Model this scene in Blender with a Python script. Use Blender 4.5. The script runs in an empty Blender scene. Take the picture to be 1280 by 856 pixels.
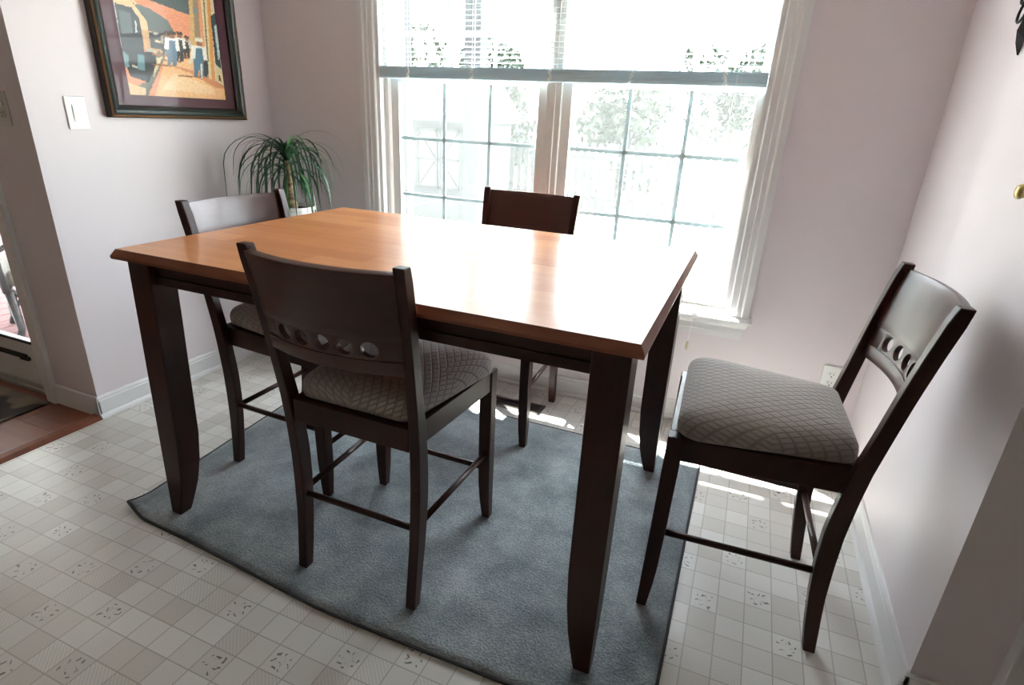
import bpy, bmesh, math, random
from mathutils import Vector, Matrix
random.seed(7)
R = math.radians
SC = bpy.context.scene
COL = SC.collection

# ------------------------------------------------------------------ camera, world, sun, exposure
YAW, PITCH, ROLL, FPX, CAMH = R(21.52), R(21.51), R(2.85), 712.0, 1.33
fwd = Vector((-math.sin(YAW)*math.cos(PITCH), math.cos(YAW)*math.cos(PITCH), -math.sin(PITCH)))
rgt = Vector((math.cos(YAW), math.sin(YAW), 0)); up = rgt.cross(fwd)
r2 = math.cos(ROLL)*rgt + math.sin(ROLL)*up
u2 = -math.sin(ROLL)*rgt + math.cos(ROLL)*up
cam_d = bpy.data.cameras.new('camera'); cam = bpy.data.objects.new('camera', cam_d); COL.objects.link(cam)
M = Matrix((r2, u2, -fwd)).transposed().to_4x4(); M.translation = (0, 0, CAMH)
cam.matrix_world = M
cam_d.sensor_width = 36.0; cam_d.lens = 36.0*FPX/1280.0; cam_d.clip_start = 0.02; cam_d.clip_end = 200
SC.camera = cam

world = bpy.data.worlds.new('sky'); SC.world = world; world.use_nodes = True
bg = world.node_tree.nodes['Background']
bg.inputs['Color'].default_value = (0.88, 0.915, 1.0, 1); bg.inputs['Strength'].default_value = 2.5

sun_d = bpy.data.lights.new('sun', 'SUN'); sun = bpy.data.objects.new('sun', sun_d); COL.objects.link(sun)
sun_d.energy = 16.0; sun_d.angle = R(0.8); sun_d.color = (1, 0.96, 0.9)
sun.rotation_euler = Vector((0.48, -0.36, -1)).to_track_quat('-Z', 'Y').to_euler()

# portals only guide the sky sampling at the glass, they emit nothing of their own
def portal(loc, sx, sy):
    d = bpy.data.lights.new('sky_portal', 'AREA'); d.shape = 'RECTANGLE'; d.size = sx; d.size_y = sy
    d.cycles.is_portal = True
    o = bpy.data.objects.new('sky_portal', d); COL.objects.link(o); o.location = loc; o.rotation_euler = (R(-90), 0, 0)
portal((-0.9, 2.74, 1.33), 1.84, 1.56)
portal((-3.66, 1.57, 1.05), 1.66, 2.1)

SC.view_settings.view_transform = 'Standard'; SC.view_settings.look = 'None'
SC.view_settings.gamma = 1.0; SC.view_settings.use_curve_mapping = False
SC.view_settings.exposure = 2.88
SC.cycles.use_denoising = True
SC.cycles.max_bounces = 10; SC.cycles.diffuse_bounces = 6; SC.cycles.glossy_bounces = 4
SC.cycles.transparent_max_bounces = 24; SC.cycles.transmission_bounces = 8
SC.cycles.sample_clamp_indirect = 8.0
SC.cycles.caustics_reflective = False; SC.cycles.caustics_refractive = False

# ------------------------------------------------------------------ materials
def srgb(r, g, b):
    f = lambda c: (c/255/12.92) if c/255 <= 0.04045 else ((c/255+0.055)/1.055)**2.4
    return (f(r), f(g), f(b), 1)
class Mat:
    def __init__(s, name, color=(.5, .5, .5, 1), rough=.5, **kw):
        s.m = bpy.data.materials.new(name); s.m.use_nodes = True
        s.nt = s.m.node_tree; s.N = s.nt.nodes; s.L = s.nt.links
        s.b = s.N['Principled BSDF']; s.out = s.N['Material Output']
        s.b.inputs['Base Color'].default_value = color; s.b.inputs['Roughness'].default_value = rough
        for k, v in kw.items(): s.b.inputs[k.replace('_', ' ')].default_value = v
    def node(s, t, **kw):
        n = s.N.new(t)
        for k, v in kw.items(): setattr(n, k, v)
        return n
    def link(s, a, b): s.L.new(a, b)
    def math(s, op, a, b=None, c=None, clamp=False):
        n = s.N.new('ShaderNodeMath'); n.operation = op; n.use_clamp = clamp
        for i, v in enumerate((a, b, c)):
            if v is None: continue
            if isinstance(v, (int, float)): n.inputs[i].default_value = v
            else: s.L.new(v, n.inputs[i])
        return n.outputs[0]
    def ramp(s, fac, stops):
        n = s.N.new('ShaderNodeValToRGB'); cr = n.color_ramp
        while len(cr.elements) < len(stops): cr.elements.new(.5)
        for e, (p, c) in zip(cr.elements, stops): e.position = p; e.color = c
        s.L.new(fac, n.inputs[0]); return n.outputs[0]
    def mix(s, fac, a, b):
        n = s.N.new('ShaderNodeMix'); n.data_type = 'RGBA'
        for sock, v in ((n.inputs[0], fac), (n.inputs[6], a), (n.inputs[7], b)):
            if isinstance(v, (int, float, tuple)): sock.default_value = v
            else: s.L.new(v, sock)
        return n.outputs[2]
    def coord(s, kind='Object', scale=(1, 1, 1)):
        tc = s.N.new('ShaderNodeTexCoord'); mp = s.N.new('ShaderNodeMapping')
        mp.inputs['Scale'].default_value = scale; s.L.new(tc.outputs[kind], mp.inputs[0]); return mp.outputs[0]
    def noise(s, vec, scale, detail=3, rough=.5):
        n = s.N.new('ShaderNodeTexNoise'); n.inputs['Scale'].default_value = scale
        n.inputs['Detail'].default_value = detail; n.inputs['Roughness'].default_value = rough
        s.L.new(vec, n.inputs['Vector']); return n.outputs['Fac']
    def bump(s, h, strength=.3, dist=.002):
        n = s.N.new('ShaderNodeBump'); n.inputs['Strength'].default_value = strength; n.inputs['Distance'].default_value = dist
        s.L.new(h, n.inputs['Height']); s.L.new(n.outputs[0], s.b.inputs['Normal'])
    def col(s, c): s.L.new(c, s.b.inputs['Base Color'])

def plain(name, c, rough=.5, **kw): return Mat(name, c, rough, **kw).m

def wall_paint(name, c):
    k = Mat(name, c, .55); v = k.coord('Object')
    n = k.noise(v, 2.2, 3); k.col(k.mix(n, tuple(x*.96 for x in c[:3])+(1,), tuple(min(1, x*1.03) for x in c[:3])+(1,)))
    k.bump(k.noise(v, 260, 2), .12, .001); return k.m
def wood(name, c1, c2, rough, scale=(3, 40, 40), bump=.08, **kw):
    k = Mat(name, c1, rough, **kw); v = k.coord('Object', scale)
    n = k.noise(v, 1.0, 5, .6); n2 = k.noise(k.coord('Object', tuple(x*.25 for x in scale)), 1.0, 2)
    f = k.math('ADD', k.math('MULTIPLY', n, .65), k.math('MULTIPLY', n2, .35))
    k.col(k.ramp(f, [(.3, c1), (.7, c2)])); return k.m

PAINT = wall_paint('wall_paint', srgb(223, 215, 220))
KITCHEN = wall_paint('kitchen_paint', srgb(160, 136, 118))
CEIL = plain('ceiling_paint', srgb(226, 224, 220), .8)
TRIM = plain('white_trim', srgb(222, 222, 224), .35)
VINYL_FRAME = plain('window_vinyl', srgb(226, 224, 222), .3)
DARKWOOD = wood('espresso_wood', srgb(42, 17, 12), srgb(60, 26, 18), .38, (30, 30, 3), .05)
DARKWOOD.node_tree.nodes['Principled BSDF'].inputs['Coat Weight'].default_value = .1
DARKWOOD.node_tree.nodes['Principled BSDF'].inputs['Specular IOR Level'].default_value = .3
DARKWOOD.node_tree.nodes['Principled BSDF'].inputs['Coat Roughness'].default_value = .25
BACKWOOD = wood('cherry_back_wood', srgb(58, 27, 21), srgb(74, 37, 28), .34, (3, 30, 30), .05)
BACKWOOD.node_tree.nodes['Principled BSDF'].inputs['Coat Weight'].default_value = .2
BACKWOOD.node_tree.nodes['Principled BSDF'].inputs['Coat Roughness'].default_value = .22
HALLWOOD = wood('hall_plank', srgb(104, 56, 40), srgb(128, 74, 52), .5, (2, 30, 30), .06)
WHITE_PLASTIC = plain('white_plastic', srgb(232, 236, 234), .3)
GREY_PLASTIC = plain('almond_plate', srgb(190, 188, 186), .35)
BLACK_HOLE = plain('dark_slot', srgb(24, 22, 22), .7)
BRASS = plain('aged_brass', srgb(176, 156, 104), .3, Metallic=.9)
IRON = plain('wrought_iron', srgb(38, 40, 44), .45, Metallic=.4)
BRONZE_METAL = plain('register_bronze', srgb(78, 72, 68), .4, Metallic=.4)

def top_material():
    k = Mat('honey_tabletop', srgb(190, 120, 70), .3)
    tc = k.coord('Object', (1, 1, 1)); sp = k.node('ShaderNodeSeparateXYZ'); k.link(tc, sp.inputs[0])
    # staves about 9 cm wide running along the table, of staggered tones
    row = k.math('FLOOR', k.math('DIVIDE', sp.outputs[1], .088))
    wn0 = k.node('ShaderNodeTexWhiteNoise', noise_dimensions='1D'); k.link(row, wn0.inputs['W'])
    xx = k.math('FLOOR', k.math('ADD', k.math('DIVIDE', sp.outputs[0], .52), k.math('MULTIPLY', wn0.outputs['Value'], 5)))
    cb = k.node('ShaderNodeCombineXYZ'); k.link(row, cb.inputs[0]); k.link(xx, cb.inputs[1])
    wn = k.node('ShaderNodeTexWhiteNoise', noise_dimensions='3D'); k.link(cb.outputs[0], wn.inputs['Vector'])
    g = k.noise(k.coord('Object', (2.5, 45, 45)), 1, 5, .6)
    f = k.math('ADD', k.math('MULTIPLY', wn.outputs['Value'], .45), k.math('MULTIPLY', g, .55))
    k.col(k.ramp(f, [(.15, srgb(186, 118, 72)), (.5, srgb(202, 136, 88)), (.85, srgb(216, 154, 106))]))
    k.b.inputs['Coat Weight'].default_value = .2; k.b.inputs['Coat Roughness'].default_value = .12; k.b.inputs['Specular IOR Level'].default_value = .2
    return k.m
TOPWOOD = top_material()
TOPEDGE = wood('tabletop_edge', srgb(116, 64, 44), srgb(136, 78, 54), .35, (3, 40, 40), .05)

def quilt():
    k = Mat('quilted_taupe_fabric', srgb(150, 140, 132), .75)
    k.b.inputs['Sheen Weight'].default_value = .35
    sp = k.node('ShaderNodeSeparateXYZ'); k.link(k.coord('Object'), sp.inputs[0])
    # follow the cushion over its rolled edge: height feeds both diagonals' lengthwise term
    zz = k.math('MINIMUM', k.math('SUBTRACT', sp.outputs[2], .652), 0)
    yy = k.math('MULTIPLY', k.math('SUBTRACT', sp.outputs[1], k.math('MULTIPLY', k.math('SIGN', sp.outputs[1]), zz)), .62)
    xx = k.math('SUBTRACT', sp.outputs[0], k.math('MULTIPLY', k.math('SIGN', sp.outputs[0]), zz))
    a = k.math('PINGPONG', k.math('ADD', xx, yy), .013)
    b = k.math('PINGPONG', k.math('SUBTRACT', xx, yy), .013)
    h = k.math('MINIMUM', a, b); h2 = k.math('MULTIPLY', h, 200, clamp=True)
    n = k.noise(k.coord('Object'), 420, 2)
    k.col(k.mix(h2, srgb(134, 127, 124), k.mix(n, srgb(158, 150, 146), srgb(172, 164, 160))))
    k.bump(k.math('ADD', k.math('SQRT', h2), k.math('MULTIPLY', n, .15)), .55, .004); return k.m
QUILT = quilt()

def rug_material():
    k = Mat('slate_carpet', srgb(110, 122, 126), .95); v = k.coord('Object')
    k.b.inputs['Sheen Weight'].default_value = .3
    n1 = k.noise(v, 7, 4, .6); n2 = k.noise(v, 150, 2); n3 = k.noise(v, 2.6, 2)
    f = k.math('ADD', k.math('ADD', k.math('MULTIPLY', n1, .42), k.math('MULTIPLY', n2, .33)), k.math('MULTIPLY', n3, .25))
    k.col(k.ramp(f, [(.38, srgb(96, 107, 113)), (.5, srgb(132, 142, 147)), (.62, srgb(168, 176, 180))]))
    k.bump(k.math('ADD', n2, k.math('MULTIPLY', n1, .5)), .8, .006); return k.m
RUG = rug_material(); RUGEDGE = plain('rug_binding', srgb(58, 60, 62), .85)

def vinyl():
    k = Mat('printed_sheet_vinyl', srgb(190, 186, 178), .34)
    geo = k.node('ShaderNodeNewGeometry'); sp = k.node('ShaderNodeSeparateXYZ'); k.link(geo.outputs['Position'], sp.inputs[0])
    T = .0762
    gx = k.math('DIVIDE', k.math('SUBTRACT', sp.outputs[0], .05), T); gy = k.math('DIVIDE', k.math('SUBTRACT', sp.outputs[1], .054), T)
    ix = k.math('FLOOR', gx); iy = k.math('FLOOR', gy); fx = k.math('FRACT', gx); fy = k.math('FRACT', gy)
    cb = k.node('ShaderNodeCombineXYZ'); k.link(ix, cb.inputs[0]); k.link(iy, cb.inputs[1])
    wn = k.node('ShaderNodeTexWhiteNoise', noise_dimensions='2D'); k.link(cb.outputs[0], wn.inputs['Vector'])
    sc = k.node('ShaderNodeSeparateColor'); k.link(wn.outputs['Color'], sc.inputs[0])
    tone = k.ramp(sc.outputs[0], [(0, srgb(206, 202, 197)), (.4, srgb(219, 217, 213)), (1, srgb(228, 227, 224))])
    # hatched and speckled cells
    st = k.math('SINE', k.math('MULTIPLY', k.math('ADD', sp.outputs[0], k.math('MULTIPLY', sp.outputs[1], 1.0)), 520))
    hat = k.math('MULTIPLY', k.math('GREATER_THAN', sc.outputs[1], .72), k.math('MULTIPLY', k.math('ADD', st, 1), .16))
    tone = k.mix(hat, tone, srgb(172, 165, 156))
    sn = k.noise(geo.outputs['Position'], 330, 2)
    tone = k.mix(k.math('MULTIPLY', k.math('SUBTRACT', sn, .35, clamp=True), .45), tone, srgb(160, 155, 148))
    # grid lines
    dx = k.math('MINIMUM', fx, k.math('SUBTRACT', 1, fx)); dy = k.math('MINIMUM', fy, k.math('SUBTRACT', 1, fy))
    line = k.math('LESS_THAN', k.math('MINIMUM', dx, dy), .021)
    tone = k.mix(k.math('MULTIPLY', line, .6), tone, srgb(146, 142, 137))
    # leaf sprigs in cells a knight's move apart
    m5 = k.math('FLOORED_MODULO', k.math('SUBTRACT', ix, k.math('MULTIPLY', iy, 2)), 5)
    m4 = k.math('LESS_THAN', k.math('ABSOLUTE', k.math('SUBTRACT', m5, 4)), .5)
    cell = k.math('MULTIPLY', m4, k.math('LESS_THAN', sc.outputs[2], .72))
    nd = k.node('ShaderNodeTexNoise'); nd.inputs['Scale'].default_value = 42; nd.inputs['Detail'].default_value = 1; k.link(geo.outputs['Position'], nd.inputs['Vector']); nc = k.node('ShaderNodeSeparateColor'); k.link(nd.outputs['Color'], nc.inputs[0])
    ux = k.math('ADD', k.math('SUBTRACT', fx, .75), k.math('MULTIPLY', nc.outputs[0], .5)); uy = k.math('ADD', k.math('SUBTRACT', fy, .75), k.math('MULTIPLY', nc.outputs[1], .5))
    rr = k.math('SQRT', k.math('ADD', k.math('MULTIPLY', ux, ux), k.math('MULTIPLY', uy, uy)))
    an = k.math('ADD', k.math('ARCTAN2', uy, ux), k.math('MULTIPLY', sc.outputs[0], 6.28))
    pet = k.math('COSINE', k.math('MULTIPLY', an, 7)); pet2 = k.math('COSINE', k.math('MULTIPLY', an, 4))
    # petals: an outer ring of leaf shapes and an inner ring of buds
    w1 = k.math('SUBTRACT', .085, k.math('ABSOLUTE', k.math('SUBTRACT', rr, k.math('ADD', .3, k.math('MULTIPLY', pet2, .05)))))
    o1 = k.math('GREATER_THAN', k.math('ADD', k.math('MULTIPLY', w1, 9), k.math('MULTIPLY', pet, .75)), 1.02)
    w2 = k.math('SUBTRACT', .05, k.math('ABSOLUTE', k.math('SUBTRACT', rr, .16)))
    o2 = k.math('GREATER_THAN', k.math('ADD', k.math('MULTIPLY', w2, 9), k.math('MULTIPLY', k.math('COSINE', k.math('MULTIPLY', an, 5)), .7)), .98)
    leaf = k.math('MULTIPLY', cell, k.math('MAXIMUM', o1, k.math('MULTIPLY', o2, .7)))
    lc = k.mix(k.math('GREATER_THAN', pet2, 0), srgb(96, 84, 80), srgb(92, 98, 102))
    tone = k.mix(k.math('MULTIPLY', leaf, .85), tone, lc)
    k.col(tone); k.bump(k.math('ADD', sn, k.math('MULTIPLY', line, -1)), .12, .0015)
    k.b.inputs['Roughness'].default_value = .3
    return k.m
VINYL = vinyl()

def glass_mat(name, tint=(.97, 1, .99, 1), refl=.04):
    k = Mat(name); k.N.remove(k.b)
    tr = k.node('ShaderNodeBsdfTransparent'); tr.inputs[0].default_value = tint
    gl = k.node('ShaderNodeBsdfGlossy'); gl.inputs['Roughness'].default_value = .02
    lw = k.node('ShaderNodeLayerWeight'); lw.inputs[0].default_value = .5
    fr = k.math('ADD', refl, k.math('MULTIPLY', k.math('POWER', lw.outputs['Facing'], 5), refl*22))
    mx = k.node('ShaderNodeMixShader'); k.link(fr, mx.inputs[0]); k.link(tr.outputs[0], mx.inputs[1]); k.link(gl.outputs[0], mx.inputs[2])
    k.link(mx.outputs[0], k.out.inputs[0]); return k.m
GLASS = glass_mat('window_glass')
PICGLASS = glass_mat('low_glare_glass', (.99, .99, .99, 1), .006)
def haze_mat():  # faint milky layer that imitates glare haze at the window
    k = Mat('haze_sheet'); k.N.remove(k.b)
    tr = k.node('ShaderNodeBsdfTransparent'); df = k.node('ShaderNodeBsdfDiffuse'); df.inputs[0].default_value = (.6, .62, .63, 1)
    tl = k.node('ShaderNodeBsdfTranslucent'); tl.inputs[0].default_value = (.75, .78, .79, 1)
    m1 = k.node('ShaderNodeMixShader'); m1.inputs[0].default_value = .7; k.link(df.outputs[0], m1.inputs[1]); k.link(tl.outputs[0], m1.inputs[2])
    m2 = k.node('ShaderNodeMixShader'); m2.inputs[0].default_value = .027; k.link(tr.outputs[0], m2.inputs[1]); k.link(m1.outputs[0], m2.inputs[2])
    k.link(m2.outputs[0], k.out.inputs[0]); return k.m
SCREEN = haze_mat()
def slat_mat(name, c, trans):
    k = Mat(name); k.N.remove(k.b)
    df = k.node('ShaderNodeBsdfDiffuse'); df.inputs[0].default_value = c
    tl = k.node('ShaderNodeBsdfTranslucent'); tl.inputs[0].default_value = c
    m = k.node('ShaderNodeMixShader'); m.inputs[0].default_value = trans
    k.link(df.outputs[0], m.inputs[1]); k.link(tl.outputs[0], m.inputs[2]); k.link(m.outputs[0], k.out.inputs[0]); return k.m
SLAT = slat_mat('blind_vinyl', (.86, .89, .9, 1), .5)
GRILLE = slat_mat('grille_vinyl_glare', srgb(200, 210, 214), .16)  # translucency added to brighten the muntins like veiling glare
RAIL = slat_mat('blind_rail', srgb(200, 222, 232), .05)
CORD = slat_mat('blind_cord', (.92, .92, .92, 1), .3)

# ------------------------------------------------------------------ geometry helpers
class G:
    """collects shapes for one mesh"""
    def __init__(s): s.v = []; s.f = []
    def add(s, v, f):
        n = len(s.v); s.v += [tuple(p) for p in v]; s.f += [tuple(i+n for i in q) for q in f]; return s
    def box(s, x0, x1, y0, y1, z0, z1):
        return s.add([(x, y, z) for z in (z0, z1) for y in (y0, y1) for x in (x0, x1)],
                     [(0, 2, 3, 1), (4, 5, 7, 6), (0, 1, 5, 4), (2, 6, 7, 3), (0, 4, 6, 2), (1, 3, 7, 5)])
    def loft(s, rings, cap=True, closed=True):
        n = len(rings[0]); v = [p for r in rings for p in r]; f = []
        for i in range(len(rings)-1):
            for j in range(n if closed else n-1):
                a = i*n+j; b = i*n+(j+1) % n
                f.append((a, b, b+n, a+n))
        if cap and closed:
            f.append(tuple(range(n-1, -1, -1))); f.append(tuple(range((len(rings)-1)*n, len(rings)*n)))
        return s.add(v, f)
    def tube(s, pts, r, n=8, cap=True):
        pts = [Vector(p) for p in pts]; rings = []; prev = None
        for i, p in enumerate(pts):
            t = (pts[min(i+1, len(pts)-1)]-pts[max(i-1, 0)]).normalized()
            if prev is None: prev = t.orthogonal().normalized()
            a = (prev-t*prev.dot(t)).normalized(); prev = a; b = t.cross(a)
            rad = r[i] if isinstance(r, (list, tuple)) else r
            rings.append([p+rad*(math.cos(2*math.pi*k/n)*a+math.sin(2*math.pi*k/n)*b) for k in range(n)])
        return s.loft(rings, cap)
    def lathe(s, prof, n=24, c=(0, 0, 0)):
        return s.loft([[(c[0]+r*math.cos(2*math.pi*k/n), c[1]+r*math.sin(2*math.pi*k/n), c[2]+z) for k in range(n)] for r, z in prof])
    def extrude(s, poly, axis, a, b):
        """poly of (p,q) swept along axis from a to b"""
        def P(p, q, t): return {'x': (t, p, q), 'y': (p, t, q), 'z': (p, q, t)}[axis]
        return s.loft([[P(p, q, t) for p, q in poly] for t in (a, b)])
    def mesh(s, name, smooth=False):
        m = bpy.data.meshes.new(name); m.from_pydata(s.v, [], s.f); m.validate()
        b = bmesh.new(); b.from_mesh(m); bmesh.ops.recalc_face_normals(b, faces=b.faces); b.to_mesh(m); b.free()
        if smooth:
            for p in m.polygons: p.use_smooth = True
        return m
def obj(name, g, mat, parent=None, smooth=False, bevel=0, loc=None, rot=None, seg=2):
    m = g if isinstance(g, bpy.types.Mesh) else g.mesh(name, smooth)
    o = bpy.data.objects.new(name, m); COL.objects.link(o)
    if not m.materials: m.materials.append(mat)
    if parent: o.parent = parent
    if loc: o.location = loc
    if rot: o.rotation_euler = rot
    if bevel:
        b = o.modifiers.new('bevel', 'BEVEL'); b.width = bevel; b.segments = seg; b.limit_method = 'ANGLE'; b.angle_limit = R(40); b.harden_normals = False
    if smooth and not bevel: pass
    return o
def thing(name, label, cat, loc=(0, 0, 0), rz=0, group=None):
    o = bpy.data.objects.new(name, None); COL.objects.link(o); o.empty_display_size = .05
    o.location = loc; o.rotation_euler = (0, 0, rz); return tag(o, label, cat, group)
def tag(o, label, cat, group=None):
    o['label'] = label; o['category'] = cat
    if group: o['group'] = group
    return o
def struct(name, g, mat, parent=None, label=None, **kw):
    o = obj(name, g, mat, parent, **kw); o['kind'] = 'structure'
    if label: o['label'] = label
    return o
def copy_tree(o, parent=None):
    c = o.copy(); COL.objects.link(c); c.parent = parent
    for ch in list(o.children): copy_tree(ch, c)
    return c
def box(x0, x1, y0, y1, z0, z1): return G().box(x0, x1, y0, y1, z0, z1)

# ------------------------------------------------------------------ room shell
XL, XR, YB, ZC = -2.51, 0.575, 2.60, 2.45
WX0, WX1, WZ0, WZ1 = -1.815, 0.0, 0.56, 2.10       # window opening
struct('floor', box(-2.49, 3.2, -3.2, YB+.02, -.1, 0), VINYL, label='printed sheet vinyl floor of small cream squares with leaf sprigs')
struct('ceiling', box(-4.8, 3.2, -3.2, YB+.14, ZC, ZC+.1), CEIL, label='white ceiling')
wb = G(); 
wb.box(XL-.3, WX0, YB, YB+.14, 0, ZC); wb.box(WX1, XR+.3, YB, YB+.14, 0, ZC)
wb.box(WX0, WX1, YB, YB+.14, 0, WZ0-.03); wb.box(WX0, WX1, YB, YB+.14, WZ1, ZC)
struct('wall_back', wb, PAINT, label='pale pinkish wall around the double window')
struct('wall_left', box(XL-.28, XL, 1.40, YB, 0, ZC), PAINT, label='pale wall carrying the framed picture')
struct('wall_right', box(XR, XR+.155, 1.335, YB, 0, ZC), PAINT, label='pale wall behind the pulled-out chair')
# patio door wall in line with the end of the left wall
pd = G(); pd.box(-4.8, -4.5, 1.40, 1.54, 0, ZC); pd.box(-4.5, XL-.28, 1.40, 1.54, 2.1, ZC); pd.box(-2.85, XL-.27, 1.41, 1.54, 0, 2.1)
struct('wall_patio', pd, PAINT, label='wall around the sliding patio door')
ro = G(); ro.box(XR+.155, 3.2, 1.42, 1.54, 0, ZC)
struct('wall_side', ro, PAINT, label='wall past the end of the right wall')
kw_ = G(); kw_.box(-4.9, -4.8, -3.2, 1.54, 0, ZC)
struct('wall_hall', kw_, KITCHEN, label='far hall wall')
struct('wall_kitchen', box(-4.8, 3.2, -3.3, -3.2, 0, ZC), KITCHEN, label='kitchen wall facing the window')
struct('wall_pantry', box(3.2, 3.3, -3.2, 1.54, 0, ZC), KITCHEN, label='kitchen wall across from the hall')

def baseboard(name, a, b, nrm, label):
    """profile board with quarter-round shoe, from a to b along the wall, nrm points into the room"""
    a = Vector((*a, 0)); b = Vector((*b, 0)); n = Vector((*nrm, 0))
    prof = [(0, 0), (.014, 0), (.014, .078), (.011, .084), (.011, .09), (.006, .1), (0, .1)]
    o = struct(name, G().loft([[p+n*d+Vector((0, 0, z)) for d, z in prof] for p in (a, b)]), TRIM, label=label)
    q = [(.014, 0)]+[(.014+.014*math.cos(R(t)), .018*math.sin(R(t))) for t in (0, 30, 60, 90)]
    obj('shoe_molding', G().loft([[p+n*d+Vector((0, 0, z)) for d, z in q] for p in (a, b)]), TRIM, o)
    return o
baseboard('baseboard_left', (XL, 1.386), (XL, YB), (1, 0), 'white baseboard under the picture')
baseboard('baseboard_back', (XL, YB), (XR, YB), (0, -1), 'white baseboard under the window')
baseboard('baseboard_right', (XR, 1.321), (XR, YB), (-1, 0), 'white baseboard behind the pulled-out chair')
bb = box(-2.79, XL+.014, 1.386, 1.40, 0, .1); struct('baseboard_left_end', bb, TRIM, bevel=.004)
bb = box(XR-.014, XR+.155, 1.321, 1.335, 0, .1); struct('baseboard_right_end', bb, TRIM, bevel=.004)
# casings past the wall ends
struct('trim_1', G().extrude([(-2.865, 1.40), (-2.865, 1.388), (-2.858, 1.382), (-2.80, 1.376), (-2.79, 1.38), (-2.79, 1.40)], 'z', 0, 2.16), TRIM, label='casing of the patio door')
struct('trim_2', box(XR+.155, XR+.235, 1.30, 1.42, 0, 2.2), TRIM, bevel=.006, label='casing past the end of the right wall')

# hall floor: planks, one by one, and the reducer strip
hall = struct('floor_hall', box(-4.8, -2.49, -3.2, 1.54, -.1, -.006), plain('plank_joint', srgb(50, 28, 22), .7), label='reddish wood floor of the hall')
pm = {}
yy = 1.42; r = 0
while yy > -1.4:
    y1 = yy-.2; x = -2.535 if r % 2 == 0 else -2.535; off = (.23, .75, .5)[r % 3]
    while x > -4.8:
        xe = max(-4.8, x-(off if x > -2.54 else 1.1))
        obj('plank', box(xe+.001, x-.001, y1+.001, yy-.001, -.006, .004), HALLWOOD, hall)
        x = xe
    yy = y1; r += 1
struct('trim_3', G().extrude([(-2.54, .0), (-2.54, .013), (-2.525, .016), (-2.5, .011), (-2.478, .001), (-2.478, 0)], 'y', -1.4, 1.385), HALLWOOD, label='wooden reducer strip between vinyl and hall floor')

# ------------------------------------------------------------------ window
win = struct('window_1', G().box(WX0, WX0+.02, YB-.002, YB+.14, WZ0, WZ1).box(WX1-.02, WX1, YB-.002, YB+.14, WZ0, WZ1).box(WX0, WX1, YB-.002, YB+.14, WZ1-.02, WZ1), TRIM, label='white double window with grilles, its jamb')
def casing(x0, x1, flip):
    w = x1-x0; prof = [(0, 0), (0, .012), (.006, .016), (.03, .016), (.034, .02), (.052, .018), (.06, .024), (w, .022), (w, 0)]
    pts = [((x1-d) if flip else (x0+d), YB-h) for d, h in prof]
    return pts
obj('casing', G().extrude(casing(WX0-.085, WX0+.002, True), 'z', WZ0, WZ1+.085), TRIM, win)
obj('casing', G().extrude(casing(WX1-.002, WX1+.085, False), 'z', WZ0, WZ1+.085), TRIM, win)
obj('casing', box(WX0-.085, WX1+.085, YB-.022, YB, WZ1-.002, WZ1+.085), TRIM, win, bevel=.004)
obj('stool', G().extrude([(YB+.05, WZ0), (YB+.05, WZ0-.02), (YB-.048, WZ0-.02), (YB-.055, WZ0-.01), (YB-.048, WZ0)], 'x', WX0-.105, WX1+.1), TRIM, win)
ap = [(YB, .455), (YB-.010, .455), (YB-.012, .478), (YB-.018, .484), (YB-.018, .508), (YB-.03, .524), (YB-.034, .54), (YB, .54)]
apg = G(); apg.loft([[(WX0-.085-(.0 if z < .5 else .012), y, z) for y, z in ap], [(WX1+.06+(z-.455)*.35, y, z) for y, z in ap]])
obj('apron', apg, TRIM, win)
obj('sill', box(WX0+.02, WX1-.02, YB+.02, YB+.16, WZ0-.03, WZ0+.012), VINYL_FRAME, win, bevel=.003)
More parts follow.
